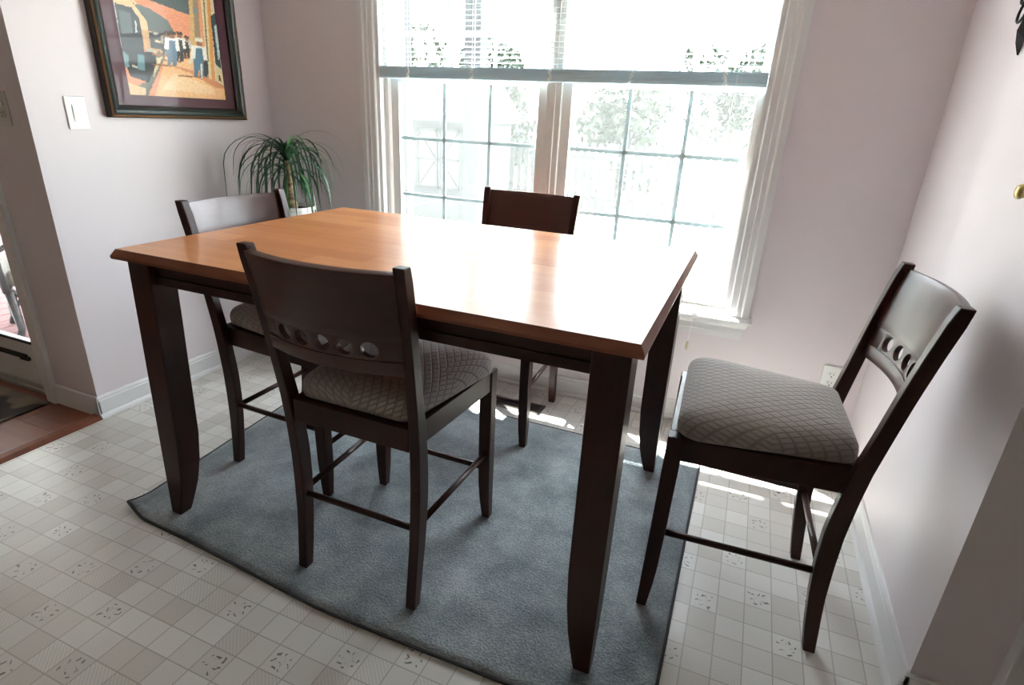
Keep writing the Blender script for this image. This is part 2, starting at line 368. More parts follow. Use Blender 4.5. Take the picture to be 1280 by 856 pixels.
# units: glass x ranges on the glass plane
GY = YB+.065
units = [(-1.72, -.975), (-.815, -.05)]
obj('mullion', G().box(-.93, -.86, YB+.03, YB+.14, WZ0, WZ1).box(-.905, -.885, YB+.02, YB+.03, WZ0, WZ1), VINYL_FRAME, win, bevel=.003)
obj('jamb_liner', box(WX0+.02, -1.772, YB+.035, YB+.14, WZ0, WZ1-.02), VINYL_FRAME, win, bevel=.003)
obj('jamb_liner', box(-.004-.016, WX1-.0201+.012, YB+.035, YB+.14, WZ0, WZ1-.02), VINYL_FRAME, win, bevel=.003)
for ui, (gx0, gx1) in enumerate(units):
    sw = .045
    for low in (True, False):
        gy = GY if low else GY+.035
        z0, z1 = (.625, 1.468) if low else (1.515, 2.035)
        b0, b1 = (WZ0+.012, 1.515) if low else (1.47, WZ1-.02)
        fr = G()
        fr.box(gx0-sw, gx0, gy-.016, gy+.016, b0, b1).box(gx1, gx1+sw, gy-.016, gy+.016, b0, b1)
        fr.box(gx0, gx1, gy-.016, gy+.016, b0, z0).box(gx0, gx1, gy-.016, gy+.016, z1, b1)
        s = obj('lower_sash' if low else 'upper_sash', fr, VINYL_FRAME, win, bevel=.003)
        obj('pane', box(gx0, gx1, gy-.003, gy+.003, z0, z1), GLASS, s)
        zs = (1.209, .928) if low else (1.688, 1.862)
        for i in (1, 2):
            xm = gx0+(gx1-gx0)*i/3
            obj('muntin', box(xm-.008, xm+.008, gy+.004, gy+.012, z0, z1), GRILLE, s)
        for zm in zs:
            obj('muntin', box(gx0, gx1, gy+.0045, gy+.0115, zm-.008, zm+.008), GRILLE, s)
        if low:
            xc = (gx0+gx1)/2
            obj('sash_lock', G().box(xc-.03, xc+.03, gy-.03, gy-.016, b1-.004, b1+.006), VINYL_FRAME, s, bevel=.002)
            obj('lift_rail', box(gx0+.02, gx1-.02, gy-.026, gy-.016, z0-.02, z0-.012), VINYL_FRAME, s, bevel=.002)
    obj('haze_sheet', box(gx0-.03, gx1+.03, GY+.055, GY+.056, WZ0+.02, 1.5), SCREEN, win)  # thin translucent sheet added to veil the garden view with haze

# ------------------------------------------------------------------ blind
bl = thing('window_blind', 'white slatted blind drawn halfway up the double window', 'blind', (0, 0, 0))
bx0, bx1, by = WX0+.022, WX1-.022, YB+.012
obj('head_rail', box(bx0, bx1, by-.018, by+.018, WZ1-.05, WZ1-.022), RAIL, bl, bevel=.002)
tilt = R(14)
sg = G(); n = 5; w = .0125
prof = [((t/(n-1)*2-1)*w, .0018*(1-(t/(n-1)*2-1)**2)) for t in range(n)]
prof2 = [(p*math.cos(tilt)-q*math.sin(tilt), p*math.sin(tilt)+q*math.cos(tilt)) for p, q in prof]
poly = prof2+[(p, q-.0006) for p, q in reversed(prof2)]
slat_mesh = G().extrude(poly, 'x', bx0+.004, bx1-.004).mesh('slat'); slat_mesh.materials.append(SLAT)
z = 1.556
while z < WZ1-.055:
    obj('slat', slat_mesh, SLAT, bl, loc=(0, by, z)); z += .0215
# gathered slats and bottom bar
stk = []
for i in range(9):
    zz = 1.5+i*.0042; d = .0128 if i % 2 == 0 else .0122
    stk += [(zz, d)]
g = G()
pr = [(by+.013, 1.484), (by-.012, 1.484), (by-.014, 1.487), (by-.014, 1.497)]
for i in range(9): zz = 1.4985+i*.0041; pr += [(by-.0115, zz), (by-.0135, zz+.0012), (by-.0135, zz+.0026)]
pr += [(by-.012, 1.536), (by+.013, 1.536)]
g.extrude(pr, 'x', bx0, bx1)
obj('bottom_rail', g, RAIL, bl)['label'] = 'grey-blue bottom bar with gathered slats'
for xc in (-1.63, -1.29, -.91, -.55, -.178):
    g = G(); rnd = random.Random(int(xc*100))
    for k in range(3):
        pts = [(xc+rnd.uniform(-.012, .012), by-.016-rnd.uniform(0, .008), 1.486+.052*t/9) for t in range(10)]
        g.tube(pts, .0017, 5)
    o = obj('ladder_tape', g, CORD, bl)
    g = G()
    for dx in (-.001, .001):
        g.tube([(xc+dx, by-.0125, 1.536), (xc+dx, by-.0125, WZ1-.05)], .0007, 4).tube([(xc+dx, by+.0125, 1.536), (xc+dx, by+.0125, WZ1-.05)], .0007, 4)
    obj('ladder_cord', g, CORD, bl)
g = G().tube([(-.133, by-.022, WZ1-.05), (-.134, by-.03, 1.55), (-.138, YB-.06, .62), (-.148, YB-.06, .425)], .0013, 5)
pc = obj('pull_cord', g, CORD, bl)
g = G().lathe([(.001, 0), (.0055, -.006), (.0075, -.034), (.006, -.04), (.001, -.041)], 10, (-.148, YB-.06, .427))
obj('cord_tassel', g, slat_mat('tassel_plastic', srgb(214, 206, 178), .3), pc)

# ------------------------------------------------------------------ dining table
TX0, TX1, TY0, TY1, TZ = -1.668, -.148, 1.072, 2.10, .925
table = thing('dining_table', 'counter-height table with glossy honey-coloured top and dark square legs', 'table', ((TX0+TX1)/2, (TY0+TY1)/2, 0))
hx, hy = (TX1-TX0)/2, (TY1-TY0)/2
def half_top(sgn):
    # top face inset, edge sloping outward to the widest line, short underside lip
    ys = lambda e: (0.0008*sgn, sgn*(hy+e))
    rings = []
    for e, z in ((0, TZ), (.012, TZ-.02), (.011, TZ-.028), (.0, TZ-.031)):
        a, b = ys(e); rings.append([(-hx-e, a, z), (hx+e, a, z), (hx+e, b, z), (-hx-e, b, z)])
    return G().loft(rings)
for sgn in (-1, 1):
    g = half_top(sgn); m = g.mesh('tabletop_leaf'); m.materials.append(TOPWOOD); m.materials.append(TOPEDGE)
    for p in m.polygons: p.material_index = 0 if p.normal.z > .9 else 1
    obj('tabletop_leaf', m, None, table)
ins = .016
LX, LY = hx-ins, hy-ins           # outer faces of the legs at the top
def table_leg(sx, sy):
    zs = [(.0, .043), (.03, .048), (.07, .057), (.12, .067), (.2, .077), (.3, .083), (.5, .084), (.7, .085), (.894, .085)]
    rings = []
    for z, w in zs:
        ox = sx*LX; oy = sy*(LY+.022*(1-z/.894)); ix = ox-sx*w; iy = oy-sy*w
        rings.append([(ox, oy, z+.009*(z == 0)), (ix, oy, z+.009*(z == 0)), (ix, iy, z+.009*(z == 0)), (ox, iy, z+.009*(z == 0))])
    return G().loft(rings)
for sx in (-1, 1):
    for sy in (-1, 1): obj('leg', table_leg(sx, sy), DARKWOOD, table, bevel=.003)
for sy in (-1, 1):
    y0 = sy*(LY-.02); y1 = sy*(LY-.042)
    obj('apron', G().box(-LX+.07, LX-.07, min(y0, y1), max(y0, y1), .825, .894).box(-LX+.07, LX-.07, min(y0, y0+sy*.006), max(y0, y0+sy*.006), .825, .852), DARKWOOD, table, bevel=.002)
for sx in (-1, 1):
    x0 = sx*(LX-.02); x1 = sx*(LX-.042)
    obj('apron', G().box(min(x0, x1), max(x0, x1), -LY+.07, LY-.07, .825, .894).box(min(x0, x0+sx*.006), max(x0, x0+sx*.006), -LY+.07, LY-.07, .825, .852), DARKWOOD, table, bevel=.002)

# ------------------------------------------------------------------ dining chairs
UPROF = [(0, 0), (.1, -.014), (.2, -.026), (.3, -.033), (.4, -.035), (.5, -.029), (.58, -.021), (.7, -.002), (.8, .013), (.9, .031), (.97, .045), (1.025, .057)]
def uof(z):
    for (z0, a), (z1, b) in zip(UPROF, UPROF[1:]):
        if z <= z1: return a+(b-a)*(z-z0)/(z1-z0)
    return UPROF[-1][1]
def pxof(z): return .192+.0275*(z/1.025)**1.3     # post centre from the chair's middle
RY, FY = -.225, .225
def chair_post(s):
    rings = []
    N = 26
    for i in range(N+1):
        z = 1.014*i/N; c = RY-uof(z); x = s*pxof(z)
        d = .0175+.006*math.sin(math.pi*min(1, z/.75))**2; w = .0152
        if z > .98: d *= .82
        if z < .08: d = .0155+.003*z/.08
        rings.append([(x-w, c-d, z), (x+w, c-d, z), (x+w, c+d, z), (x-w, c+d, z)])
    return G().loft(rings)
def front_leg(s):
    rings = []
    for z, w in ((0, .028), (.03, .031), (.08, .036), (.15, .04), (.3, .042), (.572, .043)):
        ox = s*.229; oy = FY+.022
        rings.append([(ox, oy, z), (ox-s*w, oy, z), (ox-s*w, oy-w, z), (ox, oy-w, z)])
    return G().loft(rings)
def splat_y(x, z):
    w = pxof(z); return RY-uof(z)-.006-.042*(1-(x/w)**2)
def sheet(x_of, z0, z1, nx, nz, holes=None):
    g = G()
    for i in range(nz+1):
        z = z0+(z1-z0)*i/nz
        for j in range(nx+1):
            t = j/nx*2-1; x = t*(pxof(z)-.012); g.v.append((x, splat_y(x, z), z))
    for i in range(nz):
        for j in range(nx):
            a = i*(nx+1)+j; g.f.append((a, a+1, a+nx+2, a+nx+1))
    return g
def thick(me, t, name):
    o = bpy.data.objects.new('tmp', me); COL.objects.link(o)
    s = o.modifiers.new('s', 'SOLIDIFY'); s.thickness = t; s.offset = 0
    b = o.modifiers.new('b', 'BEVEL'); b.width = .0018; b.segments = 2; b.limit_method = 'ANGLE'; b.angle_limit = R(50)
    dg = bpy.context.evaluated_depsgraph_get(); dg.update()
    r = bpy.data.meshes.new_from_object(o.evaluated_get(dg)); r.name = name
    COL.objects.unlink(o); bpy.data.objects.remove(o)
    return r
def hole_band(z0, z1):
    zc = (z0+z1)/2; hr = .0215; pitch = .062; hw = pitch/2; N = 24
    g = G()
    def put(x, z):
        g.v.append((x, splat_y(x, z), z)); return len(g.v)-1
    hz = (z1-z0)/2
    for k in range(-2, 3):
        xc = k*pitch; inner = []; outer = []
        for i in range(N):
            a = 2*math.pi*(i+.5)/N; c, s_ = math.cos(a), math.sin(a)
            inner.append(put(xc+hr*c, zc+hr*s_))
            m = min(hw/abs(c) if abs(c) > 1e-6 else 9, hz/abs(s_) if abs(s_) > 1e-6 else 9)
            outer.append(put(xc+m*c, zc+m*s_))
        for i in range(N):
            j = (i+1) % N; g.f.append((inner[i], outer[i], outer[j], inner[j]))
        # corners of the cell
        for sx in (-1, 1):
            for sz in (-1, 1):
                best = sorted(range(N), key=lambda q: abs(g.v[outer[q]][0]-(xc+sx*hw))+abs(g.v[outer[q]][2]-(zc+sz*hz)))[:2]
                cpt = put(xc+sx*hw, zc+sz*hz); g.f.append((outer[best[0]], outer[best[1]], cpt))
    for s in (-1, 1):
        n0 = len(g.v); nx = 3
        for i in range(2):
            z = z0 if i == 0 else z1
            for j in range(nx+1):
                x = s*(2.5*pitch+(pxof(z)-.012-2.5*pitch)*j/nx); g.v.append((x, splat_y(x, z), z))
        for j in range(nx): g.f.append((n0+j, n0+j+1, n0+nx+2+j, n0+nx+1+j))
    m = g.mesh('hole_band'); b = bmesh.new(); b.from_mesh(m); bmesh.ops.remove_doubles(b, verts=b.verts, dist=1e-4)
    bmesh.ops.recalc_face_normals(b, faces=b.faces); b.to_mesh(m); b.free(); return m
def cushion():
    # rounded trapezoid, domed, with a rolled edge
    def outline(k):
        pts = []; fw, rw, f, bk, rad = .236, .178, .23, -.2, .05
        cs = [(fw-rad, f-rad, 0), (-fw+rad, f-rad, 90), (-rw+rad*.6, bk+rad*.6, 180), (rw-rad*.6, bk+rad*.6, 270)]
        for i, (cx, cy, a0) in enumerate(cs):
            rr = rad if i < 2 else rad*.6
            for t in range(7):
                a = R(a0+90*t/6); pts.append((cx+rr*math.cos(a), cy+rr*math.sin(a)))
        # subdivide straight runs
        res = []
        for i, p in enumerate(pts):
            q = pts[(i+1) % len(pts)]; d = math.dist(p, q); n = max(1, int(d/.03))
            for t in range(n): res.append((p[0]+(q[0]-p[0])*t/n, p[1]+(q[1]-p[1])*t/n))
        return res
    o = outline(0); cy = 0
    rings = []
    lv = [(.95, .0), (.985, .006), (1.0, .018), (1.0, .034), (.985, .048), (.955, .058), (.91, .066), (.8, .076), (.6, .085), (.35, .09), (.12, .092)]
    for s_, z in lv:
        rings.append([(p[0]*s_, p[1]*s_, .574+z-.012*max(0, -p[1]*s_)/.23*0) for p in o])
    g = G().loft(rings)
    return g
def make_chair():
    t = thing('dining_chair', '', 'chair', group='dining chairs around the table')
    for s in (-1, 1):
        obj('back_post', chair_post(s), DARKWOOD, t, bevel=.003)
        obj('leg', front_leg(s), DARKWOOD, t, bevel=.003)
    m = thick(sheet(None, .832, 1.0, 24, 8).mesh('a'), .02, 'back_panel'); m.materials.append(BACKWOOD); obj('back_panel', m, None, t)
    m = thick(hole_band(.776, .8335), .014, 'hole_band'); m.materials.append(BACKWOOD); obj('hole_band', m, None, t)['label'] = 'band with five round holes'
    m = thick(sheet(None, .74, .777, 24, 2).mesh('a'), .02, 'lower_back_rail'); m.materials.append(BACKWOOD); obj('lower_back_rail', m, None, t)
    for nm in ('back_panel', 'hole_band', 'lower_back_rail'):
        for c in t.children:
            if c.name.startswith(nm):
                for p in c.data.polygons: p.use_smooth = True
                c.data.set_sharp_from_angle(angle=R(24))
    # seat frame rails
    obj('seat_rail', box(-.19, .19, FY-.004, FY+.018, .505, .573), DARKWOOD, t, bevel=.002)
    obj('seat_rail', box(-.185, .185, RY+.01, RY+.04, .505, .573), DARKWOOD, t, bevel=.002)
    obj('seat_board', box(-.17, .17, RY+.035, FY-.002, .56, .576), DARKWOOD, t)
    for s in (-1, 1):
        g = G().loft([[(s*.168, RY+.02, z) for z in (.505, .573)]+[(s*.192, RY+.02, z) for z in (.573, .505)],
                      [(s*.2, FY-.02, z) for z in (.505, .573)]+[(s*.224, FY-.02, z) for z in (.573, .505)]])
        obj('seat_rail', g, DARKWOOD, t, bevel=.002)
        obj('stretcher', G().tube([(s*.194, RY+.03, .262), (s*.208, FY, .262)], .0095, 10), DARKWOOD, t, smooth=True)
    obj('stretcher', G().tube([(-.21, FY+.003, .2), (.21, FY+.003, .2)], .0095, 10), DARKWOOD, t, smooth=True)
    obj('stretcher', G().tube([(-.193, RY+.03, .25), (.193, RY+.03, .25)], .0095, 10), DARKWOOD, t, smooth=True)
    c = obj('seat_cushion', cushion(), QUILT, t, smooth=True); c['label'] = 'taupe diamond-quilted cushion'
    return t
ch = make_chair()
spots = [((-.88, 1.292, .009), 0, 'dark wood chair tucked under the long table side across from the window chair'),
         ((-1.472, 1.593, .009), R(-90), 'dark wood chair at the table end by the picture and potted plant'),
         ((-.935, 2.248, .009), R(180), 'dark wood chair between the table and the window'),
         ((.138, 1.592, 0), R(92.5), 'dark wood chair with taupe quilted seat pulled away from the table beside the bare wall')]
for i, (loc, rz, lab) in enumerate(spots):
    c = ch if i == 0 else copy_tree(ch)
    c.location = loc; c.rotation_euler = (0, 0, rz); c['label'] = lab
    if i == 3: c.rotation_euler = (R(1.15), 0, rz); c.location.z = .0048

# ------------------------------------------------------------------ area rug
def rug():
    X0, X1, Y0, Y1 = -1.91, .002, .955, 2.225; nx, ny = 60, 40; g = G()
    top = {}
    for j in range(ny+1):
        for i in range(nx+1):
            u, v = i/nx, j/ny
            x = X0+(X1-X0)*u; y = Y0+(Y1-Y0)*v
            y += (1-v)*(.005*math.sin(u*9)+.05*max(0, 1-u/.5)+.02*max(0, 1-u/.06))   # front edge wavers, corner pulled back
            x += (1-v)*max(0, 1-u*1.5)*.1
            curl = max(0, 1-math.hypot(u*(X1-X0), v*(Y1-Y0))/.09)
            z = .008+.022*curl**1.4
            top[i, j] = len(g.v); g.v.append((x, y, z))
    n = len(g.v); g.v += [(x, y, z-.0075) for x, y, z in g.v]
    for j in range(ny):
        for i in range(nx):
            a, b, c, d = top[i, j], top[i+1, j], top[i+1, j+1], top[i, j+1]
            g.f.append((a, b, c, d)); g.f.append((n+d, n+c, n+b, n+a))
    rim = [top[i, 0] for i in range(nx)]+[top[nx, j] for j in range(ny)]+[top[i, ny] for i in range(nx, 0, -1)]+[top[0, j] for j in range(ny, 0, -1)]
    for k in range(len(rim)):
        a, b = rim[k], rim[(k+1) % len(rim)]; g.f.append((a, a+n, b+n, b))
    loop = [g.v[a] for a in rim]
    return g, loop
rg, loop = rug()
rugt = thing('area_rug', 'blue-grey carpet rug with dark bound edge under the dining table', 'rug')
obj('pile', rg, RUG, rugt, smooth=True)
lp = loop+[loop[0]]
obj('bound_edge', G().tube([(x, y, z-.003) for x, y, z in lp], .0052, 6, cap=False), RUGEDGE, rugt, smooth=True)

# ------------------------------------------------------------------ framed picture
PY0, PY1, PZ0, PZ1 = 1.69, 2.40, 1.255, 2.11
pic = thing('framed_picture', 'framed street scene print with burgundy mat in a dark green frame', 'picture', (XL, 0, 0))
FRAME_D = plain('frame_dark_green', srgb(48, 58, 56), .3); FRAME_G = plain('frame_gilt_line', srgb(120, 84, 50), .35, Metallic=.5); FRAME_B = plain('frame_black_side', srgb(36, 28, 26), .4)
fp = [(0, .002, 0), (0, .034, 0), (.01, .038, 1), (.018, .036, 0), (.036, .028, 0), (.046, .024, 2), (.046, .002, 0)]
def ring(d, h): return [(h, PY0+d, PZ0+d), (h, PY1-d, PZ0+d), (h, PY1-d, PZ1-d), (h, PY0+d, PZ1-d)]
def frame_part(name, lo, hi, mat):
    g = G(); pts = [ring(d, h) for d, h in (lo, hi)]
    return pts
g = G(); rings = [ring(d, h) for d, h in ((0, .002), (0, .03), (.004, .034))]; g.loft(rings, cap=False); obj('frame_side', g, FRAME_B, pic)
g = G(); g.loft([ring(d, h) for d, h in ((.004, .034), (.010, .0365), (.012, .035))], cap=False); obj('gilt_line', g, FRAME_G, pic)
g = G(); g.loft([ring(d, h) for d, h in ((.012, .035), (.02, .039), (.03, .036), (.04, .027))], cap=False); obj('frame', g, FRAME_D, pic)
g = G(); g.loft([ring(d, h) for d, h in ((.04, .027), (.05, .022), (.05, .010))], cap=False); obj('frame_lip', g, FRAME_B, pic)
obj('backing', box(.002, .008, PY0+.01, PY1-.01, PZ0+.01, PZ1-.01), FRAME_B, pic)
QY0, QY1, QZ0, QZ1 = 1.802, 2.298, 1.346, 2.02
g = G(); a = [(.012, PY0+.05, PZ0+.05), (.012, PY1-.05, PZ0+.05), (.012, PY1-.05, PZ1-.05), (.012, PY0+.05, PZ1-.05)]; b = [(.012, QY0, QZ0), (.012, QY1, QZ0), (.012, QY1, QZ1), (.012, QY0, QZ1)]
b2 = [(.0095, y, z) for _, y, z in b]; g.loft([a, b, b2], cap=False); obj('mat_board', g, plain('burgundy_mat', srgb(78, 34, 46), .6), pic)
# the print: a plain station street scene, flat colour on a fine grid
def zoomuv(x, y):  # layout read off in a 1177 x 856 sketch grid -> u (right), v (up), 640 rows = .40 m
    xl = 215+.172*y; w = 685-.055*y
    return (x-xl)/w, (645-y)*.000617/(QZ1-QZ0)
shapes = []
def S(c, *pts): shapes.append((srgb(*c), [zoomuv(*p) for p in pts]))
S((226, 150, 112), (200, -400), (920, -400), (980, 670), (320, 670))                    # sunset wall
S((205, 214, 208), (100, -500), (1000, -500), (1000, -170), (100, -170))                # sky
S((150, 156, 150), (100, -180), (760, -200), (760, -120), (100, -90))
S((84, 98, 98), (355, -60), (715, -20), (715, 82), (365, 22))                            # station roof
S((232, 196, 150), (220, 20), (370, 70), (440, 190), (430, 300), (390, 300), (380, 150), (235, 90))
S((92, 98, 92), (345, 75), (440, 85), (560, 140), (600, 200), (600, 260), (440, 260), (430, 170))
S((206, 166, 122), (380, 230), (720, 230), (760, 360), (430, 380))
S((70, 72, 72), (440, 235), (600, 215), (620, 290), (600, 345), (450, 335))
S((196, 190, 176), (470, 232), (500, 232), (500, 245), (470, 245)); S((214, 200, 170), (480, 280), (520, 280), (520, 295), (480, 295))
S((238, 186, 132), (478, 660), (545, 378), (620, 335), (760, 350), (880, 480), (990, 570), (990, 670))   # platform
S((246, 206, 160), (520, 600), (600, 480), (880, 560), (900, 610))
S((214, 140, 96), (560, 430), (880, 470), (985, 560), (900, 560), (700, 470))
S((118, 112, 98), (430, 660), (545, 375), (500, 345), (470, 400), (420, 560), (340, 600), (360, 660))    # road
S((222, 186, 140), (310, 570), (420, 600), (420, 660), (310, 660))
S((216, 196, 150), (470, 400), (530, 380), (470, 520))
S((52, 58, 60), (240, 95), (340, 105), (385, 170), (410, 330), (410, 385), (280, 370))                   # car body
S((94, 104, 104), (262, 130), (330, 140), (345, 260), (280, 270)); S((198, 204, 200), (355, 180), (366, 180), (370, 250), (360, 250))
S((40, 46, 48), (275, 360), (470, 365), (490, 420), (440, 560), (330, 530), (290, 430))
S((96, 134, 140), (372, 385), (412, 385), (415, 485), (372, 480)); S((108, 140, 144), (285, 370), (318, 400), (322, 470), (300, 480), (282, 420))
S((170, 178, 174), (420, 345), (480, 345), (470, 362), (425, 360)); S((186, 180, 168), (340, 455), (372, 460), (368, 475), (340, 470))
S((210, 170, 110), (700, -300), (760, -300), (800, 330), (720, 260))                                       # columns
S((150, 130, 100), (735, -100), (775, -100), (790, 240), (750, 250)); S((120, 134, 130), (740, 20), (775, 20), (775, 60), (740, 70))
S((224, 206, 158), (775, -300), (850, -300), (890, 510), (850, 500), (830, 380)); S((110, 92, 66), (812, -100), (822, -100), (848, 380), (838, 380))
S((222, 150, 74), (835, -300), (862, -300), (895, 510), (868, 510))
S((228, 214, 186), (862, -300), (1000, -300), (1000, 560), (895, 510))
S((52, 66, 66), (870, 60), (905, 30), (945, 420), (900, 390)); S((190, 208, 210), (895, 120), (915, 110), (935, 350), (920, 360))
S((226, 204, 160), (898, 400), (985, 450), (985, 560), (900, 505)); S((60, 56, 48), (922, 465), (938, 475), (942, 515), (925, 505))
def person(x, y, h, shirt, leg, hat):
    k = h/100
    S((150, 100, 66), (x-30*k*2, y), (x+10, y-4), (x+10, y+6), (x-30*k*2, y+10))
    S(leg, (x-18*k, y-55*k), (x+16*k, y-55*k), (x+14*k, y), (x+2*k, y), (x-1*k, y-25*k), (x-6*k, y), (x-14*k, y))
    S(shirt, (x-22*k, y-84*k), (x+20*k, y-84*k), (x+24*k, y-48*k), (x-24*k, y-48*k))
    S(leg, (x-9*k, y-78*k), (x+9*k, y-78*k), (x+12*k, y-48*k), (x-12*k, y-48*k))
    S((150, 96, 66), (x-8*k, y-96*k), (x+8*k, y-96*k), (x+8*k, y-84*k), (x-8*k, y-84*k))
    S(hat, (x-11*k, y-106*k), (x+11*k, y-106*k), (x+12*k, y-95*k), (x-12*k, y-95*k))
person(548, 370, 150, (176, 160, 140), (70, 66, 62), (60, 52, 48))
person(690, 370, 140, (196, 190, 178), (60, 56, 54), (70, 60, 52))
person(640, 400, 185, (236, 234, 226), (58, 56, 56), (60, 50, 44))
person(590, 435, 215, (240, 240, 236), (104, 130, 150), (80, 66, 56))
S((222, 216, 196), (700, 405), (735, 330), (742, 360), (720, 408))
person(778, 492, 255, (236, 234, 224), (80, 118, 140), (226, 218, 196))
S((46, 50, 52), (812, 380), (840, 370), (846, 460), (830, 495), (812, 480)); S((218, 214, 200), (784, 400), (800, 400), (800, 500), (790, 505))
def inside(p, poly):
    x, y = p; c = False; j = len(poly)-1
    for i in range(len(poly)):
        xi, yi = poly[i]; xj, yj = poly[j]
        if (yi > y) != (yj > y) and x < (xj-xi)*(y-yi)/(yj-yi)+xi: c = not c
        j = i
    return c
boxes = [(min(p[0] for p in q), max(p[0] for p in q), min(p[1] for p in q), max(p[1] for p in q)) for _, q in shapes]
NX, NZ = 150, 190
pv = []; pf = []; pc_ = []
rnd = random.Random(3)
for j in range(NZ+1):
    for i in range(NX+1): pv.append((.0095, QY0+(QY1-QY0)*i/NX, QZ0+(QZ1-QZ0)*j/NZ))
for j in range(NZ):
    for i in range(NX):
        a = j*(NX+1)+i; pf.append((a, a+1, a+NX+2, a+NX+1))
        u, v = (i+.5+rnd.uniform(-.5, .5))/NX, (j+.5+rnd.uniform(-.5, .5))/NZ; c = (.6, .6, .6, 1)
        for (cc, poly), bb_ in zip(reversed(shapes), reversed(boxes)):
            if bb_[0] <= u <= bb_[1] and bb_[2] <= v <= bb_[3] and inside((u, v), poly): c = cc; break
        w = rnd.uniform(.82, 1.16); pc_.append(tuple(min(1, x*w) for x in c[:3])+(1,))
pm_ = bpy.data.meshes.new('print'); pm_.from_pydata(pv, [], pf)
ca = pm_.color_attributes.new('ink', 'FLOAT_COLOR', 'CORNER')
flat = [x for c in pc_ for _ in range(4) for x in c]; ca.data.foreach_set('color', flat)
k = Mat('printed_paper', rough=.5); at = k.node('ShaderNodeVertexColor', layer_name='ink'); k.col(at.outputs[0]); pm_.materials.append(k.m)
obj('print', pm_, k.m, pic)
obj('glazing', box(.014, .0155, PY0+.045, PY1-.045, PZ0+.045, PZ1-.045), PICGLASS, pic)

# ------------------------------------------------------------------ switch, outlets
def plate(name, label, cat, loc, rz, mat, w=.073, h=.12):
    t = thing(name, label, cat, loc, rz)     # plate faces local -Y
    obj('cover_plate', box(-w/2, w/2, -.006, 0, -h/2, h/2), mat, t, bevel=.003)
    return t
sw = plate('light_switch', 'white rocker switch plate on the wall beside the framed picture', 'switch', (XL, 1.575, 1.268), R(90), WHITE_PLASTIC, .08, .122)
obj('rocker', G().extrude([(-.006, -.033), (-.008, -.033), (-.0115, 0), (-.008, .033), (-.006, .033)], 'x', -.0165, .0165), WHITE_PLASTIC, sw, bevel=.0008)
def receptacle(t, mat):
    for s in (-1, 1):
        f = obj('socket', G().extrude([(.017*math.cos(R(a)), s*.0195+max(-.0125, min(.0125, .017*math.sin(R(a))))) for a in range(0, 360, 15)], 'y', -.009, -.006), mat, t)
        g = G().box(-.0075, -.0052, -.0094, -.0088, s*.0195+.001, s*.0195+.009).box(.0052, .0075, -.0094, -.0088, s*.0195+.001, s*.0195+.008)
        g.extrude([(.0028*math.cos(R(a)), s*.0195-.007+.0028*math.sin(R(a))) for a in range(0, 360, 30)], 'y', -.0094, -.0088)
        obj('slot', g, BLACK_HOLE, f)
    obj('screw', G().extrude([(.003*math.cos(R(a)), .003*math.sin(R(a))) for a in range(0, 360, 30)], 'y', -.0075, -.006), mat, t)
o1 = plate('wall_outlet', 'white double outlet low on the window wall behind the pulled-out chair', 'outlet', (.456, YB, .348), 0, WHITE_PLASTIC, .075, .122); receptacle(o1, WHITE_PLASTIC)
o2 = plate('wall_outlet', 'almond outlet plate on the narrow wall end by the patio door', 'outlet', (-2.647, 1.40, 1.275), 0, GREY_PLASTIC, .075, .122); receptacle(o2, GREY_PLASTIC)

# ------------------------------------------------------------------ floor register
reg = thing('floor_register', 'dark bronze floor vent under the window', 'vent', (-.91, 2.363, 0))
g = G(); w, d = .155, .056
g.box(-w, w, -d, -d+.014, 0, .005).box(-w, w, d-.014, d, 0, .005).box(-w, -w+.022, -d, d, 0, .005).box(w-.022, w, -d, d, 0, .005)
obj('frame', g, BRONZE_METAL, reg, bevel=.002)
obj('duct', box(-w+.02, w-.02, -d+.012, d-.012, .0002, .001), BLACK_HOLE, reg)
lm = G().add([(-.003, -d+.012, .001), (.0005, -d+.012, .0046), (.0025, -d+.012, .0046), (-.001, -d+.012, .001), (-.003, d-.012, .001), (.0005, d-.012, .0046), (.0025, d-.012, .0046), (-.001, d-.012, .001)],
             [(0, 1, 2, 3), (7, 6, 5, 4), (0, 4, 5, 1), (1, 5, 6, 2), (2, 6, 7, 3), (3, 7, 4, 0)]).mesh('louver'); lm.materials.append(BRONZE_METAL)
for i in range(26): obj('louver', lm, BRONZE_METAL, reg, loc=(-w+.028+i*(2*w-.056)/25, 0, 0))
obj('divider', box(-w+.02, w-.02, -.003, .003, .001, .0049), BRONZE_METAL, reg)

# ------------------------------------------------------------------ plant and stand
PXp, PYp = -2.14, 2.30
st = thing('plant_stand', 'dark wooden stand under the potted palm in the room corner', 'stand', (PXp, PYp, 0))
obj('stand_top', G().lathe([(.14, .66), (.145, .664), (.145, .676), (.14, .68)], 24), DARKWOOD, st)
for k_ in range(4):
    a = R(45+90*k_); obj('leg', G().tube([(.12*math.cos(a), .12*math.sin(a), 0), (.1*math.cos(a), .1*math.sin(a), .661)], [.013, .016], 8), DARKWOOD, st)
obj('shelf', G().lathe([(.09, .22), (.094, .224), (.094, .232), (.09, .236)], 24), DARKWOOD, st)
pl = thing('potted_palm', 'ponytail palm with long drooping leaves in a white pot', 'plant', (PXp, PYp, .681))
obj('pot', G().lathe([(.075, 0), (.08, .004), (.105, .165), (.112, .168), (.112, .185), (.104, .185), (.1, .165), (.1, .15)], 28), plain('white_ceramic', srgb(228, 228, 224), .2), pl, smooth=False)
obj('soil', G().lathe([(.001, .15), (.1, .15), (.098, .165), (.001, .168)], 24), plain('potting_soil', srgb(40, 32, 28), .95), pl)
